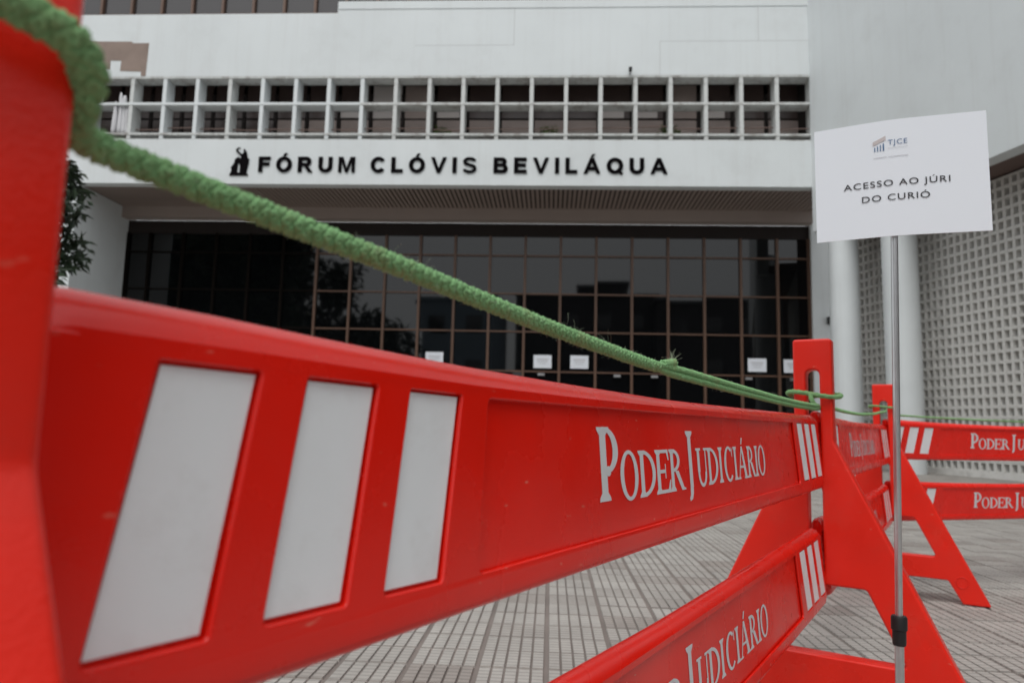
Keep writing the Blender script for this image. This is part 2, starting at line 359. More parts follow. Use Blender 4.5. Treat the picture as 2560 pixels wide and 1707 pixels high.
for k in range(-3, 20):
    u0 = FU[0] + 0.7822 * k
    # upper and lower pane of each bay of the gallery windows
    mu = M['blind'] if k in (16, 8) else (M['blind3'] if k == 7 else M['blind2'])
    b = MB(); b.box(FT, u0 + 0.05, u0 + 0.74, 7.98, 8.80, 0.85, 0.9); b.obj('gallery_pane', mu, B)
    if k in (6, 9, 14, 15, 17):
        b = MB(); b.box(FT, u0 + 0.06, u0 + 0.60, 7.97, 8.12 + 0.06 * (k % 3), 0.80, 0.82); b.obj('roller_blind', M['blind3'], B)
    c = low[k % len(low)]
    ml = {'b': M['blind2'], 'd': M['blind2'], 'k': M['void'], 'p': M['blind'], 'q': M['blind']}[c]
    b = MB(); b.box(FT, u0 + 0.06, u0 + 0.74, 7.62, 7.93, 0.85, 0.9); b.obj('gallery_pane', M['blind'] if k > 3 else M['blind2'], B)
    b = MB(); b.box(FT, u0 + 0.06, u0 + 0.74, 7.12, 7.60, 0.86, 0.9); b.obj('gallery_pane', ml, B)
    b = MB(); b.box(FT, u0 - 0.04, u0 + 0.04, 7.11, 8.57, 0.82, 0.9); b.obj('gallery_mullion', M['void'], B)
# --- soffit of the entrance recess
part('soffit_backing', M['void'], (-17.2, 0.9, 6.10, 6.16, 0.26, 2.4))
sb = MB(); sb.box(WT, -0.037, 0.037, 0, 1.48, 6.03, 6.06); sme = sb.mesh('soffit_slat', M['soffit'])
u = -16.6
while u < 0.62:
    link('soffit_slat', sme, B, loc=FT(u, 0, 0.262) - B.location, rotz=-GA); u += 0.108
part('lintel_beam', M['beam'], (-16.66, 0.656, 5.75, 6.06, 1.745, 2.05))
# --- entrance glazing
GD = 2.10
part('transom_panel', M['void'], (-16.66, 0.656, 5.42, 5.75, GD - 0.03, GD + 0.05))
MU = [-10.74 + 0.884 * k for k in range(-6, 13)]
edges = [-16.66] + MU + [0.656]
ZR = [0.02, 2.03, 3.01, 3.96, 4.925, 5.42]
for a, b_ in zip(edges[:-1], edges[1:]):
    for z0, z1 in zip(ZR[:-1], ZR[1:]):
        if b_ - a < 0.1: continue
        b = MB(); tl = random.gauss(0, 0.0012); tz = random.gauss(0, 0.0009)
        vs = [FT(a + 0.012, z0 + 0.012, GD + tl + tz), FT(b_ - 0.012, z0 + 0.012, GD - tl + tz), FT(b_ - 0.012, z1 - 0.012, GD - tl - tz), FT(a + 0.012, z1 - 0.012, GD + tl - tz)]
        vb = [v + WW * 0.012 for v in vs]
        b.add(vs + vb, [(0, 1, 2, 3), (4, 7, 6, 5), (0, 4, 5, 1), (1, 5, 6, 2), (2, 6, 7, 3), (3, 7, 4, 0)])
        b.obj('glass_pane', M['glass'], B)
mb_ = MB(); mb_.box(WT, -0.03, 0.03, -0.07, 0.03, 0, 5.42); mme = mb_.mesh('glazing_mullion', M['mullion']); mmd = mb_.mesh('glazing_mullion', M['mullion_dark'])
for k, u in enumerate(edges):
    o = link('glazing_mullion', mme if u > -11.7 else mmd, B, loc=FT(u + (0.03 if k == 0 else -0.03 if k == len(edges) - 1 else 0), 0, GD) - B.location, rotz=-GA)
for z in ZR[1:5]:
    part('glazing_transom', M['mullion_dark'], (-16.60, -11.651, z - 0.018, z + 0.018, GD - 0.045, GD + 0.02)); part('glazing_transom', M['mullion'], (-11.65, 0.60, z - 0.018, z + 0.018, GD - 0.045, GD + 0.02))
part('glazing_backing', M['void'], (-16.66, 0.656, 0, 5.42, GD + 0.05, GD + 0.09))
for u in (-5.95, -4.1, -3.2, -0.95, 0.1):
    part('door_closer', M['steel'], (u, u + 0.16, 1.93, 1.985, GD - 0.1, GD - 0.05))
# --- flank walls of the recess
part('recess_wall', M['white'], (-24, -16.66, 0, 6.029, 0.02, 2.35))
part('pillar_wall', M['white'], (0.656, 3.2, 0, 6.2, 1.95, 2.35))
# --- right wing: overhanging wall, block screen, columns
WD = Vector((0.2056, -0.9787, 0))               # along the wing, towards the camera
WN = Vector((0.9787, 0.2056, 0))                # into the wing
W0 = F0.copy()
WTf = lambda l, z, d: W0 + WD * l + WN * d + Vector((0, 0, z))
WZ = 5.02
part('wing_wall', M['white'], (0.0, 25.0, WZ, 15.0, 0.0, 0.30), T=WTf)
part('wing_soffit', M['brownwall'], (0.3, 25.0, WZ + 0.10, WZ + 0.3, 0.30, 2.4), T=WTf)
part('wing_corner_wall', M['white'], (-2.6, 0.0, 9.05, 15.0, 0.0, 0.30), T=WTf)
BD = 1.02                                       # screen set back
bw, bh = 0.150, 0.1845
def block_mesh():
    b = MB(); w2, h2, t, dp = bw / 2 - 0.002, bh / 2 - 0.002, 0.022, 0.13
    o = [(-w2, -h2), (w2, -h2), (w2, h2), (-w2, h2)]; i = [(-w2 + t, -h2 + t), (w2 - t, -h2 + t), (w2 - t, h2 - t), (-w2 + t, h2 - t)]
    j = [(-w2 + t + 0.008, -h2 + t + 0.008), (w2 - t - 0.008, -h2 + t + 0.008), (w2 - t - 0.008, h2 - t - 0.008), (-w2 + t + 0.008, h2 - t - 0.008)]
    vs = [(x, 0, z) for x, z in o] + [(x, 0, z) for x, z in i] + [(x, dp, z) for x, z in j] + [(x, dp, z) for x, z in o]
    fs = []
    for k in range(4):
        q = (k + 1) % 4
        fs += [(k, q, 4 + q, 4 + k), (4 + k, 4 + q, 8 + q, 8 + k), (12 + q, 12 + k, k, q)]
    b.add(vs, fs); return b
bb = block_mesh(); bme = bb.mesh('screen_block', M['block'])
brot = math.atan2(WD.y, WD.x)                   # local x along WD, local y into the wing
Rb = Matrix.Rotation(brot, 3, 'Z')
blocks = []
for i in range(0, 40):
    for j in range(0, 27):
        l = -0.35 + (i + 0.5) * bw; z = 0.10 + (j + 0.5) * bh
        p = WTf(l, z, BD); q = p - CAM; dz = q.dot(FWD); sx = 1280 + F_PX * q.dot(RIGHT) / dz
        vis = (2300 < sx < 2570) or (2160 < sx < 2215)
        blocks.append((0 if vis else 1, p.y, p))
blocks.sort(key=lambda c: (c[0], c[1]))
for a, y, p in blocks[:300]: link('screen_block', bme, B, loc=p - B.location, rotz=brot)
rest = MB()
for a, y, p in blocks[300:]:
    o = len(rest.v); rest.v += [Rb @ v + p for v in bb.v]; rest.f += [tuple(i + o for i in f) for f in bb.f]
tag(rest.obj('screen_blocks', M['block'], B), kind='stuff')
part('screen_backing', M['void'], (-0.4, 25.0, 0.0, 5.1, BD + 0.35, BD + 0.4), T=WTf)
part('screen_plinth', M['block'], (-0.4, 6.0, 0.0, 0.099, BD - 0.02, BD + 0.2), T=WTf)
part('screen_edge', M['brownwall'], (-0.6, -0.36, 0.0, 6.0, BD - 0.02, BD + 0.4), T=WTf)
def column(px, Y, r):
    c = at_depth(px, 1000, Y); b = MB()
    b.tube([(c.x, c.y, 0), (c.x, c.y, 5.6)], r, 40); b.obj('column', M['column'], B, auto=40)
column(2263, 13.15, 0.305); column(2119, 14.45, 0.285)
# --- facade lettering: every letter its own raised piece
def sans(ch):
    """bold sans capital, cap height 1 -> (width, list of polygons)"""
    T, H = 0.265, 0.215; out = []
    P = lambda *p: out.append(list(p))
    def bar(x0, y0, x1, y1): P((x0, y0), (x1, y0), (x1, y1), (x0, y1))
    def arc(cx, cy, rx, ry, a0, a1, n=22, tx=T, ty=H):
        for k in range(n):
            a, c = a0 + (a1 - a0) * k / n, a0 + (a1 - a0) * (k + 1) / n
            P((cx + rx * cos(a), cy + ry * sin(a)), (cx + rx * cos(c), cy + ry * sin(c)), (cx + (rx - tx) * cos(c), cy + (ry - ty) * sin(c)), (cx + (rx - tx) * cos(a), cy + (ry - ty) * sin(a)))
    def acc(cx): P((cx - .09, 1.06), (cx + .04, 1.06), (cx + .19, 1.24), (cx + .02, 1.24))
    h = pi / 2
    if ch == 'F': w = .76; bar(0, 0, T, 1); bar(T, 1 - H, w, 1); bar(T, .42, w - .06, .42 + H)
    elif ch == 'E': w = .80; bar(0, 0, T, 1); bar(T, 1 - H, w - .02, 1); bar(T, .41, w - .06, .41 + H); bar(T, 0, w, H)
    elif ch == 'L': w = .74; bar(0, 0, T, 1); bar(T, 0, w, H)
    elif ch == 'I': w = T; bar(0, 0, T, 1)
    elif ch in 'OÓQ':
        w = 1.02; arc(w / 2, .5, w / 2, .515, 0, 2 * pi, 40)
        if ch == 'Ó': acc(w / 2)
        if ch == 'Q': P((.56, .20), (.68, .30), (1.02, .03), (.90, -.09))
    elif ch == 'C': w = .94; arc(.5, .5, .5, .515, radians(40), radians(320), 32)
    elif ch == 'U': w = .90; bar(0, .36, T, 1); bar(w - T, .36, w, 1); arc(w / 2, .38, w / 2, .395, pi, 2 * pi, 22)
    elif ch == 'V': w = .98; P((0, 1), (.24, 1), (.60, 0), (.38, 0)); P((w, 1), (w - .23, 1), (.39, .0), (.60, 0))
    elif ch in 'AÁ':
        w = 1.04; P((0, 0), (.24, 0), (.64, 1), (.40, 1)); P((w, 0), (w - .24, 0), (.40, 1), (.64, 1)); bar(.25, .21, .79, .21 + H * .95)
        if ch == 'Á': acc(w / 2)
    elif ch == 'M': w = 1.06; bar(0, 0, .21, 1); bar(w - .21, 0, w, 1); P((.21, 1), (.30, 1), (.62, 0), (.44, 0), (.21, .72)); P((w - .21, 1), (w - .30, 1), (.44, 0), (.62, 0), (w - .21, .72))
    elif ch == 'R':
        w = .94; bar(0, 0, T, 1); bar(T, 1 - H, .58, 1); bar(T, .40, .58, .40 + H * .9); arc(.57, .70, .29, .30, -h, h, 18); P((.40, .41), (.62, .45), (w + .02, 0), (w - .26, 0))
    elif ch == 'B':
        w = .90; bar(0, 0, T, 1); bar(T, 1 - H, .55, 1); bar(T, .43, .57, .43 + H * .9); bar(T, 0, .58, H); arc(.53, .745, .29, .255, -h, h, 16, T * .95, H * .95); arc(.58, .295, .32, .295, -h, h, 18)
    elif ch == 'S':
        w = .88; arc(.44, .735, .42, .28, radians(15), radians(270), 24, .21, .175); arc(.44, .285, .44, .30, radians(-165), radians(90), 24, .21, .175)
    return w, out
def letters(word, u0, u1, zb, cap):
    raw = [(ch,) + sans(ch) for ch in word]
    kx = cap * 1.0; gap = ((u1 - u0) - sum(r[1] for r in raw) * kx) / max(1, len(word) - 1); x = u0
    for ch, w, polys in raw:
        b = MB()
        for k, pl in enumerate(polys):
            n = len(pl); dd = -0.03 - 0.0006 * (k % 5)
            b.add([FT(x + p[0] * kx, zb + p[1] * cap, dd) for p in pl] + [FT(x + p[0] * kx, zb + p[1] * cap, -0.0005) for p in pl],
                  [tuple(range(n))] + [(i, (i + 1) % n, n + (i + 1) % n, n + i) for i in range(n)])
        b.obj('letter', M['black'], B); x += w * kx + gap
letters('FÓRUM', -12.40, -10.16, 6.308, 0.36); letters('CLÓVIS', -9.80, -7.38, 6.308, 0.36); letters('BEVILÁQUA', -7.0, -3.13, 6.308, 0.36)
em = [(0, 0), (1.0, 0), (.97, .06), (.90, .09), (.95, .30), (1.0, .46), (.97, .52), (1.02, .56), (1.0, .60), (.95, .57), (.90, .70), (.84, .84), (.72, .95), (.66, .92), (.70, .84), (.62, .76), (.52, .80), (.40, .88), (.34, .95), (.42, .99), (.52, .97), (.46, 1.0), (.34, .99), (.26, .90), (.34, .82), (.50, .73), (.58, .66), (.52, .60), (.44, .66), (.34, .63), (.24, .56), (.22, .44), (.12, .34), (.06, .30), (.10, .16), (.03, .06)]
hole = [(.40, .10), (.54, .10), (.55, .30), (.50, .44), (.42, .42)]
eme = shape2d([em, hole], 0.012); remap(eme, lambda c: FT(-13.07 + c.x * 0.44, 6.222 + c.y * 0.665, -0.014 + c.z) - B.location); eme.materials.append(M['black']); link('emblem', eme, B)
part('wall_fixture', M['rubber'], (0.98, 1.06, 3.30, 3.47, 1.87, 1.949))

# ================================================================== things on the building
def notice(u, z, lab):
    t = thing('notice_sheet', lab, 'notice', FT(u + 0.22, z, GD - 0.06), -GA, 'notices taped to the entrance glass')
    b = MB(); n = 6
    for i in range(n + 1):
        x = -0.22 + 0.44 * i / n; y = -0.004 * sin(pi * i / n)
        b.v += [Vector((x, y, 0)), Vector((x, y, 0.32)), Vector((x, y + 0.002, 0)), Vector((x, y + 0.002, 0.32))]
    for i in range(n):
        o = i * 4; b.f += [(o, o + 4, o + 5, o + 1), (o + 2, o + 3, o + 7, o + 6), (o + 1, o + 5, o + 7, o + 3), (o, o + 2, o + 6, o + 4)]
    b.f += [(0, 1, 3, 2), (n * 4, n * 4 + 2, n * 4 + 3, n * 4 + 1)]
    link('sheet', b.mesh('sheet', M['paper']), t)
    for q, (a, c) in enumerate(((0.145, 0.03), (0.12, 0.022), (0.09, 0.014))):
        b = MB(); b.box(WT, -a, a, -0.0085, -0.0065, 0.20 - 0.05 * q, 0.20 - 0.05 * q + c); link('print_line', b.mesh('print_line', M['ink_grey']), t)
notice(-8.74, 2.14, 'white paper notice half hidden behind the red board, leftmost on the glass doors')
notice(-6.06, 2.115, 'left one of two white paper notices side by side under the rope on the glass')
notice(-5.16, 2.12, 'right one of two white paper notices side by side under the rope on the glass')
notice(-0.88, 2.13, 'white paper notice on the glass left of the red barrier post')
notice(-0.03, 2.12, 'white paper notice cut off by the red barrier post top')

def leaf_cloud(b, centre, rx, ry, rz, n, size, droop=0.0, rnd=random):
    for _ in range(n):
        while True:
            p = Vector((rnd.uniform(-1, 1), rnd.uniform(-1, 1), rnd.uniform(-1, 1)))
            if 0.15 < p.length < 1: break
        c = Vector(centre) + Vector((p.x * rx, p.y * ry, p.z * rz))
        d = Vector((rnd.gauss(0, 1), rnd.gauss(0, 1), rnd.gauss(0, 0.6) - droop)).normalized(); s = d.cross(Vector((rnd.gauss(0, 1), rnd.gauss(0, 1), rnd.gauss(0, 1)))).normalized()
        L = size * rnd.uniform(0.6, 1.3); w = L * 0.17; nn = d.cross(s) * L * 0.08
        b.add([c, c + d * L * 0.5 + s * w + nn, c + d * L, c + d * L * 0.5 - s * w + nn], [(0, 1, 2, 3)])
def pot_plant(u, w, lab):
    t = thing('potted_plant', lab, 'plant', FT(u, 7.11, 0.52), 0, 'potted plants behind the sun-breaker grid')
    b = MB(); b.tube([(0, 0, 0), (0, 0, 0.10), (0, 0, 0.18)], [0.07, 0.09, 0.10], 12); link('pot', b.mesh('pot', M['pot']), t)
    b = MB(); leaf_cloud(b, (0, 0, 0.33), w, w, 0.17, 160, 0.13); link('foliage', b.mesh('foliage', M['leaf2'], recalc=False), t)
pot_plant(-8.3, 0.22, 'yellow-green potted plant behind the grid above the letter V')
pot_plant(-5.75, 0.24, 'bright green potted plant in a dark opening behind the grid, middle one')
pot_plant(-3.0, 0.22, 'low green potted plant behind the grid, rightmost one')
# bundled white cloth at the left end of the grid
t = thing('cloth_bundle', 'ragged white cloth bunched against the left end of the sun-breaker grid', 'cloth', FT(-15.86, 7.25, 0.05))
for k, (du, h) in enumerate(((-0.12, 0.80), (0.0, 1.02), (0.09, 0.95), (0.17, 0.70))):
    b = MB(); pts = [FT(-15.86 + du + 0.02 * sin(3 * q + k), 7.246 + h * q, 0.07 + 0.02 * k) for q in [i / 8 for i in range(9)]]
    b.tube(pts, [0.05 + 0.012 * sin(5 * q + k) - 0.03 * (q > 0.9) for q in [i / 8 for i in range(9)]], 7); b.obj('fold', M['cloth'], t, smooth=True)
# small floodlight above the grid
t = thing('floodlight', 'tiny dark floodlight fixed on the white wall just above the grid', 'lamp', FT(-3.96, 8.66, -0.1))
b = MB(); b.box(FT, -4.0, -3.93, 8.67, 8.75, -0.14, -0.06); b.obj('housing', M['rubber'], t)
b = MB(); b.box(FT, -3.975, -3.955, 8.63, 8.672, -0.10, -0.001); b.obj('bracket', M['rubber'], t)

# ================================================================== barrier boards and stands
TH = 0.5668
D1 = Vector((sin(TH), cos(TH), 0)); N1 = Vector((cos(TH), -sin(TH), 0)); A1 = Vector((-0.1705, 0.2706, 0))
ZT = 0.730                                      # height of the board top above the paving
BT = lambda s, n, h: A1 + D1 * s + N1 * n + Vector((0, 0, ZT + h))
SAG = [(-0.1, 0.001), (0, 0), (.08, -.002), (.15, -.005), (.27, -.009), (.4, -.0115), (.7, -.015), (1.0, -.0135), (1.35, -.011), (1.75, -.008)]
HB = 0.172
SAG2 = [(-0.1, .0005), (0, 0), (.27, -.005), (1.1, -.0045), (1.75, -.002)]
def interp(T, s):
    for (a, x), (b, y) in zip(T[:-1], T[1:]):
        if s <= b: return x + (y - x) * (s - a) / (b - a)
    return T[-1][1]
def bl(s, n, h):                                # board coordinates -> local coordinates of the board thing
    n2 = n - 0.077 * (h + 0.085)
    if h > -.0255: q = min(1, (h + .0255) / .0255); dh = interp(SAG2, s) * (1 - q) + interp(SAG, s) * q
    elif h < -.15: dh = interp(SAG2, s) * max(0, 1 - (-.15 - h) / .02)
    else: dh = interp(SAG2, s)
    return Vector((s, -n2, h + dh + HB))
S0, S1 = -0.014, 1.652
SM = (0.038 + 1.624) / 2
def board_core():
    prof = []
    r = 0.016
    for k in range(0, 11):
        a = pi / 3 * k / 10; prof.append((r * sin(a) / .8660, .002 - .017 * (1 - cos(a)) / .5))
    prof += [(.016, -.0235), (.0110, -.0255), (.0110, -.1505), (.016, -.1525)]
    for k in range(0, 6):
        a = pi / 2 * k / 5; prof.append((.016 * cos(a), -.161 - .0135 * sin(a)))
    full = prof + [(-x, y) for x, y in prof[::-1][1:-1]]
    ss = [S0 + t for t in (0, .002, .006, .012, .02)] + [S0 + .02 + (S1 - S0 - .04) * k / 48 for k in range(1, 48)] + [S1 - t for t in (.02, .012, .006, .002, 0)]
    b = MB(); n = len(full)
    for s in ss:
        e = min(s - S0, S1 - s) / 0.02; e = min(1, e); k = sqrt(max(0, 1 - (1 - e) ** 2)); k = 0.35 + 0.65 * k
        for x, y in full:
            yy = -0.086 + (y + 0.086) * (1 - 0.11 * (1 - k)); b.v.append(bl(s, x * k, yy))
    for i in range(len(ss) - 1):
        for j in range(n):
            q = (j + 1) % n; b.f.append((i * n + j, i * n + q, (i + 1) * n + q, (i + 1) * n + j))
    b.f.append(tuple(range(n))[::-1]); b.f.append(tuple((len(ss) - 1) * n + j for j in range(n)))
    return b
STR = []
for k in range(3):
    s = 0.041 + 0.0825 * k; STR.append([(s, -.0262), (s + .049, -.0262), (s + .049 - .027, -.1410), (s - .027, -.1410)])
for k in range(3):
    s = 1.611 - 0.079 * k; STR.append([(s - .050, -.0262), (s, -.0262), (s + .026, -.1410), (s - .050 + .026, -.1410)])
PAN = [(0.289, -.0255), (1.368, -.0255), (1.368 + .017, -.1435), (0.287 - .017, -.1435)]
def grow(q, e):
    return [(q[0][0] - e, q[0][1] + e), (q[1][0] + e, q[1][1] + e), (q[2][0] + e, q[2][1] - e), (q[3][0] - e, q[3][1] - e)]
def board_plate(sign):
    outer = [(S0 + .006, -.0165), (S1 - .006, -.0165), (S1 - .006, -.1560), (S0 + .006, -.1560)]
    def dens(q, step=0.05):                      # extra points so that long edges follow the sag
        out = []
        for i in range(len(q)):
            a = Vector(q[i]); c = Vector(q[(i + 1) % len(q)]); m = max(1, int((c - a).length / step))
            out += [a.lerp(c, t / m) for t in range(m)]
        return out
    me = shape2d([dens(outer), dens(fillet(PAN, .006))] + [fillet(grow(q, .0022), .003, 3) for q in STR], 0.0005, 0.0016, 3)
    remap(me, lambda c: bl(c.x, sign * (0.0139 + c.z * 1.0), c.y))
    return me
def joined(meshes, mt, name, auto=30):
    bm = bmesh.new()
    for me in meshes: bm.from_mesh(me)
    bmesh.ops.recalc_face_normals(bm, faces=bm.faces)
    out = bpy.data.meshes.new(name); bm.to_mesh(out); bm.free(); out.materials.clear(); out.materials.append(mt)
    for p in out.polygons: p.material_index = 0
    out.shade_smooth(); out.set_sharp_from_angle(angle=radians(auto)); return out
core = board_core()
for s0, s1 in ((-0.038, S0 + 0.01), (S1 - 0.01, 1.676)):
    core.box(bl, s0, s1, -0.009, 0.009, -0.140, -0.035)
board_body = joined([core.mesh('c', M['plastic']), board_plate(1), board_plate(-1)], M['plastic'], 'board_body', 15)
def quad_mesh(q, n, mt, name, th=0.0004):
    b = MB(); vs = [bl(x, n, y) for x, y in q] + [bl(x, n - th if n > 0 else n + th, y) for x, y in q]
    b.add(vs, [(0, 1, 2, 3), (4, 7, 6, 5), (0, 4, 5, 1), (1, 5, 6, 2), (2, 6, 7, 3), (3, 7, 4, 0)]); return b.mesh(name, mt)
strip_f = [quad_mesh(q, 0.0126 if i < 3 else 0.0152, M['film'], 'reflective_strip') for i, q in enumerate(STR)]
strip_b = [quad_mesh(q, -0.0126 if i < 3 else -0.0152, M['film'], 'reflective_strip') for i, q in enumerate(STR)]
# serif lettering: glyphs from stems, bowls and serifs, laid on the sunk panel
def glyphs():
    out = []; lay = [0]
    def P(pts): lay[0] += 1; out.append((pts, lay[0] % 7))
    def stem(x0, x1, y0, y1, sf=0.006, sh=0.0035, top=True, bot=True):
        P([(x0, y0), (x1, y0), (x1, y1), (x0, y1)])
        if bot: P([(x0 - sf, y0), (x1 + sf, y0), (x1 + sf * .8, y0 + sh * .7), (x1, y0 + sh * 1.6), (x0, y0 + sh * 1.6), (x0 - sf * .8, y0 + sh * .7)])
        if top: P([(x0 - sf, y1), (x0 - sf * .8, y1 - sh * .7), (x0, y1 - sh * 1.6), (x1, y1 - sh * 1.6), (x1 + sf * .8, y1 - sh * .7), (x1 + sf, y1)])
    ac = [0]
    def arc(cx, cy, rx, ry, tx, ty, a0, a1, n=20):
        ac[0] += 1
        a = [(cx + rx * cos(a0 + (a1 - a0) * k / n), cy + ry * sin(a0 + (a1 - a0) * k / n)) for k in range(n + 1)]
        i = [(cx + (rx - tx) * cos(a0 + (a1 - a0) * k / n), cy + (ry - ty) * sin(a0 + (a1 - a0) * k / n)) for k in range(n + 1)]
        for k in range(n): out.append(([a[k], a[k + 1], i[k + 1], i[k]], 8 + ac[0] % 4))
    yb, yt = -.1195, -.0715; H = yt - yb; ym = (yb + yt) / 2
    T, t = 0.0095, 0.0038
    def O(x0, x1): arc((x0 + x1) / 2, ym, (x1 - x0) / 2, H / 2 + .001, T * .95, t, 0, 2 * pi, 32)
    def Dd(x0, x1): stem(x0 + .005, x0 + .005 + T, yb, yt, .005); arc(x0 + .012, ym, x1 - x0 - .012, H / 2, T, t, -pi / 2, pi / 2, 20)
    def E(x0, x1):
        stem(x0 + .005, x0 + .005 + T, yb, yt, .005)
        P([(x0 + .012, yt), (x1 - .006, yt), (x1 - .004, yt - .012), (x1 - .007, yt - .012), (x1 - .011, yt - t), (x0 + .012, yt - t)])
        P([(x0 + .012, yb), (x0 + .012, yb + t), (x1 - .010, yb + t), (x1 - .003, yb + .014), (x1, yb + .014), (x1 - .003, yb)])
        P([(x0 + .012, ym - t / 2), (x1 - .016, ym - t / 2), (x1 - .016, ym + t / 2), (x0 + .012, ym + t / 2)])
        P([(x1 - .017, ym - .008), (x1 - .0145, ym - .008), (x1 - .0145, ym + .008), (x1 - .017, ym + .008)])
    def R(x0, x1):
        stem(x0 + .005, x0 + .005 + T, yb, yt, .005); arc(x0 + .012, yt - H * .27, (x1 - x0) * .70 - .012, H * .27, T * .9, t, -pi / 2, pi / 2, 16)
        P([(x0 + .018, yt - H * .52), (x0 + .030, yt - H * .52), (x1 - .004, yb + .003), (x1 + .002, yb + .002), (x1 + .002, yb), (x1 - .012, yb)])
    def I(x0, x1): c = (x0 + x1) / 2; stem(c - T / 2, c + T / 2, yb, yt, .005)
    def U(x0, x1):
        P([(x0 + .004, ym - .006), (x0 + .004 + T, ym - .006), (x0 + .004 + T, yt), (x0 + .004, yt)]); P([(x0 - .001, yt), (x0 - .001, yt - .003), (x0 + T + .009, yt - .003), (x0 + T + .009, yt)])
        P([(x1 - .007, ym - .006), (x1 - .003, ym - .006), (x1 - .003, yt), (x1 - .007, yt)]); P([(x1 - .012, yt), (x1 - .012, yt - .003), (x1 + .002, yt - .003), (x1 + .002, yt)])
        arc((x0 + x1) / 2 + .0005, ym - .006, (x1 - x0) / 2 - .0035, ym - .006 - yb + .001, T * .75, t * 1.2, pi, 2 * pi, 18)
    def C(x0, x1):
        arc((x0 + x1) / 2 + .002, ym, (x1 - x0) / 2 + .001, H / 2 + .001, T, t, pi * .28, pi * 1.75, 26)
        P([(x1 - .005, yt - .001), (x1 - .002, yt - .001), (x1 - .001, yt - .015), (x1 - .005, yt - .013)])
    def Aa(x0, x1):
        c = (x0 + x1) / 2
        P([(x0 + .006, yb), (x0 + .0105, yb), (c + .001, yt), (c - .003, yt)]); P([(c - .004, yt), (c + .004, yt), (x1 - .004, yb), (x1 - .017, yb)])
        P([(x0 + .017, yb + .016), (x1 - .018, yb + .016), (x1 - .019, yb + .0195), (x0 + .018, yb + .0195)])
        P([(x0, yb), (x0 + .016, yb), (x0 + .016, yb + .0028), (x0, yb + .0028)]); P([(x1 - .022, yb), (x1 + .001, yb), (x1 + .001, yb + .0028), (x1 - .022, yb + .0028)])
        P([(c - .003, yt + .003), (c + .002, yt + .003), (c + .009, yt + .013), (c + .002, yt + .013)])
    # large P with an open bowl
    stem(.4785, .4920, -.117, -.048, .006, .005)
    arc(.489, -.070, .030, .0222, .0125, .0042, -pi / 2 + .25, pi / 2, 20); arc(.4945, -.0895, .006, .005, .006, .005, 0, 2 * pi, 10)
    P([(.484, -.0478), (.500, -.0478), (.500, -.0535), (.484, -.0535)])
    O(.5215, .5670); Dd(.569, .6165); E(.6165, .6635); R(.6605, .711)
    # large J dropping below the line
    stem(.7295, .7415, -.118, -.050, .007, .005, bot=False)
    P([(.7295, -.117), (.7415, -.117), (.7400, -.126), (.7350, -.1325), (.7265, -.1345), (.7245, -.131), (.7285, -.127)])
    U(.759, .8015); Dd(.803, .850); I(.851, .876); C(.880, .925); I(.927, .950); Aa(.948, 1.006); R(1.006, 1.054); I(1.052, 1.074); O(1.074, 1.121)
    return out
gl = glyphs()
def lettering(sign):
    b = MB()
    for pts, l in gl:
        n = 0.0110 + 0.00035 + l * 0.00003
        vs = [bl(x if sign > 0 else 2 * SM - x, sign * n, y + .0047) for x, y in pts]; b.add(vs, [tuple(range(len(vs)))])
    return b.mesh('lettering', M['decal'])
let_f, let_b = lettering(1), lettering(-1)
def make_board(label, loc, rotz, group='red barrier boards'):
    t = thing('barrier_board', label, 'barrier board', loc, rotz, group)
    link('board_body', board_body, t)
    for me in strip_f + strip_b: link('reflective_strip', me, t)
    link('lettering', let_f, t); link('lettering', let_b, t)
    return t
def stand_mesh():
    R_ = [(.0425, .173, .008), (.0425, -.066, .02), (.3575, -.720, .004), (.262, -.720, .004), (.2135, -.632, .012), ]
    out = [(x, y, r) for x, y, r in R_] + [(-x, y, r) for x, y, r in R_[::-1]]
    outer = fillet(out, .01, 5)
    def slot(y0, y1, w=.0155): return fillet([(-w, y1, w * .98), (w, y1, w * .98), (w, y0, w * .98), (-w, y0, w * .98)], w, 6)
    op = fillet([(-.101, -.389), (.101, -.389), (.176, -.543), (-.176, -.543)][::-1], .010, 4)
    me = shape2d([outer, slot(-.147, .100), slot(-.372, -.168), op], 0.0225 - .005, .005, 3)
    # x along the chain, y = -n, z up from the paving
    remap(me, lambda c: Vector((c.z, -c.x, c.y + .730)))
    return me
stand_body = joined([stand_mesh()], M['plastic2'], 'stand_frame', 40)
fb = MB(); fb.box(WT, -.017, .017, -.345, -.272, 0.0066, .0105); foot_r = fb.mesh('rubber_foot', M['rubber'])
fb = MB(); fb.box(WT, -.017, .017, .272, .345, 0.0066, .0105); foot_l = fb.mesh('rubber_foot', M['rubber'])
def ring_mesh(y):                                # moulded round boss near each foot
    b = MB(); pts = [(0.0235, y + .022 * cos(2 * pi * k / 20), .095 + .022 * sin(2 * pi * k / 20)) for k in range(21)]
    b.tube(pts, .0016, 6, caps=False); pts = [(-p[0], p[1], p[2]) for p in pts]; b.tube(pts, .0016, 6, caps=False); return b.mesh('boss_ring', M['plastic2'], smooth=True)
rings = [ring_mesh(-.262), ring_mesh(.262)]
def make_stand(label, loc, rotz):
    t = thing('barrier_stand', label, 'barrier stand', loc, rotz, 'red barrier stands')
    link('frame', stand_body, t); link('rubber_foot', foot_r, t); link('rubber_foot', foot_l, t)
    for r in rings: link('boss_ring', r, t)
    return t
R1 = pi / 2 - TH
NC = -0.0115
def stand_at(s, label): p = BT(s, NC, 0); p.z = 0.0; return make_stand(label, p, R1)
stand_at(-0.0405, 'blurred red plastic barrier stand at the left edge, closest one, wrapped with rope')
stand_at(1.6775, 'red plastic A-frame barrier stand in the middle, at the far end of the big board')
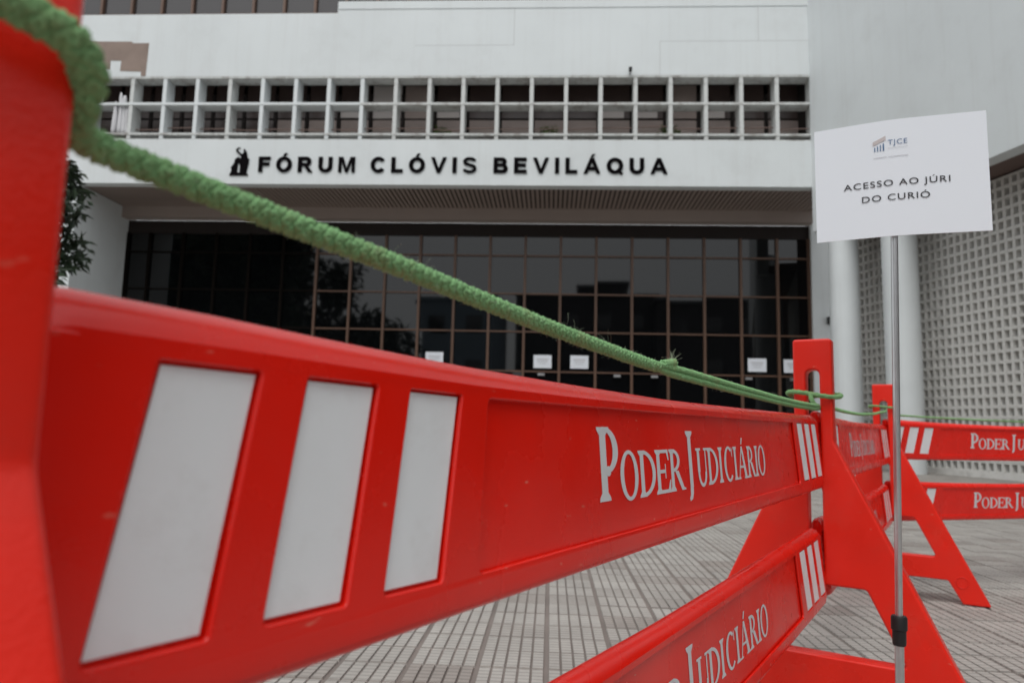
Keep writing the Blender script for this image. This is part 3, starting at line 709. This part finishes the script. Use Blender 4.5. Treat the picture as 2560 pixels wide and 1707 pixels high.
stand_at(3.3955, 'smaller red A-frame barrier stand behind the metal sign pole')
def board_at(s, h, label):
    p = BT(s, -0.0116, h - HB); return make_board(label, p, R1)
board_at(0.0, 0.0, 'huge red upper barrier board in front with three big white strips and Poder Judiciário')
board_at(0.0, -0.256, 'red lower barrier board under the huge front board, cut by the bottom edge')
board_at(1.7185, 0.004, 'red upper board seen edge-on between the middle stand and the one behind the pole')
board_at(1.7185, -0.250, 'red lower board seen edge-on between the middle stand and the one behind the pole')
PH = radians(73.5); E3 = Vector((sin(PH), cos(PH), 0)); R3 = pi / 2 - PH
P2 = BT(3.455, NC, 0)                         # the right-hand boards butt against the back of the third stand
def board3(h, label):
    p = P2 + E3 * -0.018; p.z = ZT + h - HB; t = make_board(label, p, R3); t.rotation_euler = (radians(9), 0, R3)
board3(0.022, 'upper red barrier board at the right edge, in front of the block screen')
board3(-0.245, 'lower red barrier board at the right edge, above the paving')
p4 = P2 + E3 * (-0.018 + 1.6775); p4.z = 0
make_stand('red barrier stand holding the far end of the right-hand boards', p4, R3)

# ================================================================== rope
def catmull(P, step):
    P = [Vector(p) for p in P]; out = []
    Q = [P[0] * 2 - P[1]] + P + [P[-1] * 2 - P[-2]]
    for i in range(1, len(Q) - 2):
        a, b, c, d = Q[i - 1:i + 3]; n = max(2, int((c - b).length / (step / 4)))
        for k in range(n):
            t = k / n; out.append(0.5 * ((2 * b) + (c - a) * t + (2 * a - 5 * b + 4 * c - d) * t * t + (3 * b - a - 3 * c + d) * t ** 3))
    out.append(P[-1])
    res = [out[0]]; acc = 0
    for a, b in zip(out[:-1], out[1:]):
        L = (b - a).length; acc += L
        if acc >= step: res.append(b); acc = 0
    return res
def frames(pts):
    N = len(pts); t0 = (pts[1] - pts[0]).normalized(); nn = t0.cross(Vector((0, 0, 1))).normalized(); fr = []
    for i, p in enumerate(pts):
        t = (pts[min(i + 1, N - 1)] - pts[max(i - 1, 0)]).normalized(); nn = (nn - t * nn.dot(t)).normalized(); fr.append((p, t, nn, t.cross(nn)))
    return fr
def braid(b, P, R, strands=7, pitch=4.6, step=0.0011, sides=6, rs=0.245):
    pts = catmull(P, step); fr = frames(pts); acc = 0; ang = [0]
    for i in range(1, len(pts)): 
        r = R(i / len(pts)) if callable(R) else R
        ang.append(ang[-1] + 2 * pi * (pts[i] - pts[i - 1]).length / (pitch * r))
    for sgn in (1, -1):
        for k in range(strands):
            a0 = 2 * pi * k / strands + (0 if sgn > 0 else pi / strands); path = []; rad = []
            for i, (p, t, nn, bb_) in enumerate(fr):
                r = R(i / len(fr)) if callable(R) else R
                a = a0 + sgn * ang[i]
                wv = cos(strands * ang[i] + (0 if sgn > 0 else pi) + k * pi)
                rr = r * (0.76 + 0.19 * wv); path.append(p + (nn * cos(a) + bb_ * sin(a)) * rr); rad.append(r * rs * (1 + 0.08 * sin(9.7 * a + k)))
            b.tube(path, rad, sides)
    # core so that no gap shows through
    b.tube([f[0] for f in fr[::3]], [(R(i / len(fr)) if callable(R) else R) * 0.42 for i in range(0, len(fr), 3)], 8)
    return fr
def fuzz(b, fr, R, n, L, lo=0.0, hi=1.0):
    for _ in range(n):
        i = random.randrange(int(lo * len(fr)), max(1, int(hi * len(fr)) - 1)); p, t, nn, bb_ = fr[i]; a = random.uniform(0, 2 * pi)
        d = (nn * cos(a) + bb_ * sin(a)); side = t * random.uniform(-1, 1) + d.cross(t) * random.uniform(-0.7, 0.7); l = L * random.uniform(0.25, 1.0) ** 1.5
        r = R(i / len(fr)) if callable(R) else R
        q = p + d * r * 0.9; c = Vector((random.gauss(0, 1), random.gauss(0, 1), random.gauss(0, 1))) * 0.5
        cu = d.cross(Vector((random.gauss(0, 1), random.gauss(0, 1), random.gauss(0, 1)))).normalized(); w0 = random.uniform(1.5, 4.5); pth = []
        for j in range(7):
            g = j / 6; pth.append(q + d * (l * 0.55 * sin(g * w0 * 0.6)) + side * (l * 0.7 * g) + cu * (l * 0.35 * (1 - cos(g * w0))))
        b.tube(pth, 0.00006, 3, caps=False)
rope = thing('rope', 'fuzzy light green braided rope tied between the red barrier stands above the boards', 'rope', BT(0, 0, 0.05))
near = [(-.045, -.078, .062), (-.084, -.052, .066), (-.090, -.01, .071), (-.082, .032, .0752), (-.060, .0430, .0768), (-.042, .0432, .0772), (-.027, .0412, .0750), (-.0165, .0330, .0690), (-.0125, .0190, .0600), (-.002, .0060, .0560)]
span = [(.045, 0, .0545), (.12, 0, .0500), (.184, 0, .0462), (.265, 0, .0402), (.375, 0, .0328), (.534, 0, .0242), (.62, 0, .0205)]
tail = [(.7, 0, .0190), (.97, 0, .0140), (1.305, 0, .0095), (1.56, 0, .0100), (1.652, 0, .012)]
b = MB()
R0 = lambda q: 0.0078 if q < 0.72 else 0.0078 - (q - 0.72) / 0.28 * 0.0008
fr = braid(b, [BT(*p) for p in near + span], 0.0060)
b.obj('braid', M['rope'], rope, smooth=True, recalc=False)
fz = MB(); fuzz(fz, fr, 0.0060, 800, 0.006, 0.28, 1.0); fuzz(fz, fr, 0.0060, 45, 0.016, 0.45, 1.0)
b = MB(); up = [(.60, 0.002, .0220)] + [(s, 0.001, h + .0036) for s, n, h in tail]
fr2 = braid(b, [BT(*p) for p in up], 0.0041, strands=6, step=0.0016, sides=6)
b.obj('braid', M['rope'], rope, smooth=True, recalc=False)
b = MB(); dn = [(.615, -0.001, .0205), (.66, 0, .0165)] + [(s, 0, h - .0036) for s, n, h in tail]
fr3 = braid(b, [BT(*p) for p in dn], 0.0041, strands=6, step=0.0016, sides=6)
b.obj('braid', M['rope'], rope, smooth=True, recalc=False)
fuzz(fz, fr2, .005, 160, .006); fuzz(fz, fr3, .005, 120, .006)
for _ in range(60):                              # frayed rope end
    p = BT(.668, .001, .031); d = Vector((random.gauss(0, .5), random.gauss(0, .5), abs(random.gauss(.8, .4)))); l = random.uniform(.003, .009)
    c = Vector((random.gauss(0, 1), random.gauss(0, 1), random.gauss(0, 1))) * .4
    fz.tube([p, p + d * l * .4, p + (d + c * .5) * l * .8, p + (d + c) * l], .00008, 3, caps=False)
b = MB(); braid(b, [BT(.635, .001, .0245), BT(.655, .0015, .0275), BT(.675, .001, .0300)], 0.0046, strands=5, step=.002, sides=5); b.obj('loose_end', M['rope'], rope, smooth=True, recalc=False)
tag(fz.obj('fuzz', M['fibre'], rope, recalc=False), kind='stuff')
def loop(sc, zc, tilt, name, r=0.0054):
    b = MB(); P = [BT(sc + .043 * sin(2 * pi * k / 16) * (1.0), NC + .058 * cos(2 * pi * k / 16), zc + tilt * cos(2 * pi * k / 16) + .004 * sin(4 * pi * k / 16)) for k in range(17)]
    braid(b, P, r, strands=6, step=.0022, sides=5); b.obj(name, M['rope'], rope, smooth=True, recalc=False)
loop(1.6775, .042, -.003, 'knot_loop'); loop(3.3955, .075, 0, 'knot_loop', .0045)
b = MB(); braid(b, [BT(1.633, -.012, .042), BT(1.630, -.010, .030), BT(1.634, -.004, .018), BT(1.65, .0, .012), BT(1.68, .0, .012), BT(1.72, 0, .015)], .0052, strands=6, step=.0022, sides=5); b.obj('knot', M['rope'], rope, smooth=True, recalc=False)
b = MB(); braid(b, [BT(1.70, 0, .016), BT(1.9, 0, .0165), BT(2.1, 0, .0150), BT(2.44, 0, .0175), BT(2.88, 0, .031), BT(3.03, 0, .039), BT(3.34, 0, .055), BT(3.36, -.005, .070)], .0046, strands=4, step=.004, sides=5); b.obj('braid', M['rope'], rope, smooth=True, recalc=False)
def e3(e, h): p = P2 + E3 * e; p.z = ZT + h; return p
b = MB(); braid(b, [e3(.02, .07), e3(.07, .045), e3(.14, .040), e3(.5, .033), e3(.85, .0315), e3(1.3, .034), e3(1.72, .05)], .0046, strands=4, step=.004, sides=5); b.obj('braid', M['rope'], rope, smooth=True, recalc=False)

# ================================================================== access sign on its pole
ks = 1.04
def sp(px, Y): return at_depth(px, 450, Y * ks)
PLft, PMid, PRgt = sp(2038.5, 1.354), sp(2232, 1.288), sp(2475, 1.240)
zt_s = (at_depth(2038, 335, 1.354 * ks).z + at_depth(2226, 299, 1.288 * ks).z + at_depth(2470, 272, 1.24 * ks).z) / 3
zb_s = (at_depth(2039, 611, 1.354 * ks).z + at_depth(2237, 588, 1.288 * ks).z + at_depth(2479, 573, 1.24 * ks).z) / 3
def sheet_pt(x, z, off=0.0):                     # x 0..1 across, z 0..1 downwards
    xm = 0.46
    a = PLft.lerp(PMid, x / xm) if x < xm else PMid.lerp(PRgt, (x - xm) / (1 - xm))
    q = (x / xm, ) ; bl_ = max(0, 1 - abs(x - xm) / 0.10); tdir = (PRgt - PLft).normalized(); nrm = Vector((tdir.y, -tdir.x, 0))
    p = Vector((a.x, a.y, 0)) + nrm * (off - 0.004 * bl_ * bl_ * 0.5); p.z = zt_s + (zb_s - zt_s) * z; return p
pole_xy = sheet_pt(0.46, 0.5, -0.012)
base = Vector((pole_xy.x, pole_xy.y, 0)); bot = at_depth(2249.5, 1690, base.y * 1.0)
sg = thing('sign_stand', 'white paper sign reading Acesso ao Júri do Curió on a thin metal pole', 'sign', (base.x, base.y, 0))
b = MB(); NX = 64
for i in range(NX + 1):
    for z in (0, 1): b.v.append(sheet_pt(i / NX, z, 0)); b.v.append(sheet_pt(i / NX, z, -0.0016))
for i in range(NX):
    o = i * 4; b.f += [(o, o + 4, o + 6, o + 2), (o + 1, o + 3, o + 7, o + 5), (o, o + 1, o + 5, o + 4), (o + 2, o + 6, o + 7, o + 3)]
b.f += [(0, 2, 3, 1), (NX * 4, NX * 4 + 1, NX * 4 + 3, NX * 4 + 2)]
sheet = b.obj('sheet', M['paper'], sg, auto=30)
SWID = (PMid - PLft).length + (PRgt - PMid).length; SHGT = zt_s - zb_s
def sheet_text(s, x0, x1, zc, cap, name, mt, offs=0.0, spacing=1.15):
    me = text_mesh(s, offset=offs, spacing=spacing); xs = [v.co.x for v in me.vertices]; a, c = min(xs), max(xs); k = cap / SHGT / 0.73
    bm = bmesh.new(); bm.from_mesh(me); bmesh.ops.subdivide_edges(bm, edges=[e for e in bm.edges if e.calc_length() > 0.3], cuts=1); bm.to_mesh(me); bm.free()
    remap(me, lambda v: sheet_pt(x0 + (v.x - a) / (c - a) * (x1 - x0), zc + cap / SHGT / 2 - v.y * k, 0.0013) - sg.location)
    me.materials.clear(); me.materials.append(mt); link(name, me, sheet)
sheet_text('ACESSO AO JÚRI', 0.172, 0.785, 0.545, 0.0130, 'lettering', M['ink'], 0.004)
sheet_text('DO CURIÓ', 0.278, 0.668, 0.668, 0.0130, 'lettering', M['ink'], 0.004)
sheet_text('TJCE', 0.440, 0.552, 0.195, 0.0105, 'logo_lettering', M['ink_blue'], 0.0)
b = MB()
for k in range(4):
    x = 0.360 + 0.0165 * k; b.add([sheet_pt(x, .265, .0012), sheet_pt(x + .006 + .002 * (k == 3), .265, .0012), sheet_pt(x + .006 + .002 * (k == 3), .228 - .010 * k, .0012), sheet_pt(x, .228 - .008 * k, .0012)], [(0, 1, 2, 3)])
b.obj('logo_column', M['ink_blue'], sheet)
b = MB(); b.add([sheet_pt(.352, .215, .0012), sheet_pt(.428, .172, .0012), sheet_pt(.428, .135, .0012), sheet_pt(.352, .180, .0012)], [(0, 1, 2, 3)]); b.obj('logo_roof', M['ink_pale'], sheet)
b = MB()
for x0, x1, z0, z1 in ((.440, .555, .243, .246), (.355, .430, .318, .323), (.440, .555, .318, .323)):
    for q in range(8):
        xa, xb = x0 + (x1 - x0) * q / 8, x0 + (x1 - x0) * (q + 1) / 8
        b.add([sheet_pt(xa, z1, .0012), sheet_pt(xb, z1, .0012), sheet_pt(xb, z0, .0012), sheet_pt(xa, z0, .0012)], [(0, 1, 2, 3)])
b.obj('logo_line', M['ink_grey'], sheet)
top = Vector((pole_xy.x, pole_xy.y, zt_s - 0.03))
cl_z = at_depth(2252, 1575, base.y).z
pdir = Vector((bot.x - pole_xy.x, 0, bot.z - zb_s))
def pole_pt(z): q = (z - zb_s) / (bot.z - zb_s); return Vector((pole_xy.x + pdir.x * q, pole_xy.y, z))
b = MB(); b.tube([pole_pt(zt_s - .02), pole_pt(cl_z)], 0.0064, 20); b.obj('upper_tube', M['steel'], sg, auto=40)
b = MB(); b.tube([pole_pt(cl_z), pole_pt(0.02)], 0.0078, 20); b.obj('lower_tube', M['steel'], sg, auto=40)
b = MB(); hz = 0.026; b.tube([pole_pt(cl_z + hz), pole_pt(cl_z + hz - .004), pole_pt(cl_z + .002), pole_pt(cl_z), pole_pt(cl_z - hz + .003), pole_pt(cl_z - hz)], [.0122, .0138, .0138, .0118, .0115, .0105], 18); b.obj('clamp', M['clamp'], sg, auto=35)
for k in range(3):
    a = 2 * pi * k / 3 + 0.5; b = MB(); h0 = pole_pt(0.14); e = pole_pt(0.0); e = Vector((e.x + .19 * cos(a), e.y + .19 * sin(a), 0.006))
    b.tube([h0, e], 0.005, 10); b.obj('leg', M['clamp'], sg)

# ================================================================== trees and the street behind the camera (mirrored in the glass)
def tree(name, label, loc, h, r, trunk_r, n, size, seed, clusters=16, group=None, droop=0.2):
    rnd = random.Random(seed); t = thing(name, label, 'tree', loc, 0, group)
    b = MB(); pts = [(0, 0, 0), (rnd.gauss(0, .08), rnd.gauss(0, .08), h * .3), (rnd.gauss(0, .15), rnd.gauss(0, .15), h * .62)]; b.tube(pts, [trunk_r, trunk_r * .75, trunk_r * .45], 9)
    cs = []
    for k in range(clusters):
        a = rnd.uniform(0, 2 * pi); q = sqrt(rnd.uniform(0, 1)) * r * .8; z = h * rnd.uniform(.42, .95); c = Vector((q * cos(a), q * sin(a), z)); cs.append(c)
        s = Vector(pts[1]).lerp(Vector(pts[2]), rnd.uniform(0.2, 1)); b.tube([s, s.lerp(c, .5) + Vector((0, 0, .1 * h * rnd.uniform(-.3, .5))), c], [trunk_r * .35, trunk_r * .2, trunk_r * .06], 5)
    link('trunk', b.mesh('trunk', M['bark'], smooth=True), t)
    b = MB()
    for c in cs: cr = r * rnd.uniform(.28, .48); leaf_cloud(b, c, cr, cr, cr * .8, n // clusters, size, droop, rnd)
    link('crown', b.mesh('crown', M['leaf'], recalc=False), t)
    return t
lp = at_depth(-62, 490, 9.0)
tree('small_tree', 'dark leafy small tree peeking out behind the nearest red stand at the left', (lp.x, lp.y, 0), 4.1, 1.25, 0.07, 11000, 0.18, 5, 30, droop=0.6)
def mirror_pt(px, py, Y):
    v = ray(px, py); P0 = FT(0, 0, GD); t = (P0 - CAM).dot(WW) / v.dot(WW); G = CAM + v * t; r = v - WW * 2 * v.dot(WW)
    return G + r * ((Y - G.y) / r.y)
k = 0
for px, Y, h, r, n in ((330, -6, 15, 5.0, 5200), (470, -9, 17, 5.5, 5200), (585, -4, 14, 4.0, 4200), (815, -14, 12.5, 3.2, 2200), (965, -17, 8.5, 2.6, 1500)):
    p = mirror_pt(px, 800, Y); k += 1
    tree('street_tree', ['dark broad tree mirrored black at the left end of the entrance glass', 'tall dark tree mirrored black in the left glass panes', 'dense dark tree mirrored just left of the lit panes', 'slim tree mirrored in the glass under the rope', 'low tree mirrored in the glass above the front board'][k - 1], (p.x, p.y, 0), h, r, 0.3, n, 0.8, 30 + k, 26, 'street trees mirrored in the glass')
def block_house(label, px0, px1, Y, ytop, mt, floors, dep=10, cat='building'):
    a = mirror_pt(px0, 800, Y); c = mirror_pt(px1, 800, Y); x0, x1 = sorted((a.x, c.x)); ht = mirror_pt((px0 + px1) / 2, ytop, Y).z
    t = thing('street_building', label, cat, ((x0 + x1) / 2, Y - dep / 2, 0), 0, 'street buildings mirrored in the glass')
    b = MB(); b.box(WT, x0, x1, Y - dep, Y, 0, ht - .3); b.obj('wall', mt, t)
    b = MB(); b.box(WT, x0 - .25, x1 + .25, Y - dep - .25, Y + .25, ht - .3, ht); b.obj('roof', mt, t)
    nw = max(2, int((x1 - x0) / 3))
    for f in range(floors):
        for w in range(nw):
            xc = x0 + (w + .5) * (x1 - x0) / nw; zc = (f + .5) * (ht - .5) / floors; b = MB(); b.box(WT, xc - .7, xc + .7, Y + .001, Y + .06, zc - .6, zc + .7); b.obj('window', M['glass2'], t)
block_house('tall dark building mirrored black behind the trees in the left glass panes', 150, 655, -26, 545, M['dark_bldg'], 6)
block_house('blue-grey building mirrored faintly in the middle glass panes', 1050, 1232, -24, 745, M['pale_bldg'], 3)
block_house('dark flat-roofed building mirrored in the right glass panes', 1290, 1640, -32, 738, M['dark_bldg'], 3)
block_house('dark building with a higher roof mirrored left of the barrier post', 1455, 1560, -44, 705, M['dark_bldg'], 5)
block_house('low dark building mirrored at the right end of the glass', 1650, 2300, -28, 745, M['dark_bldg'], 3)
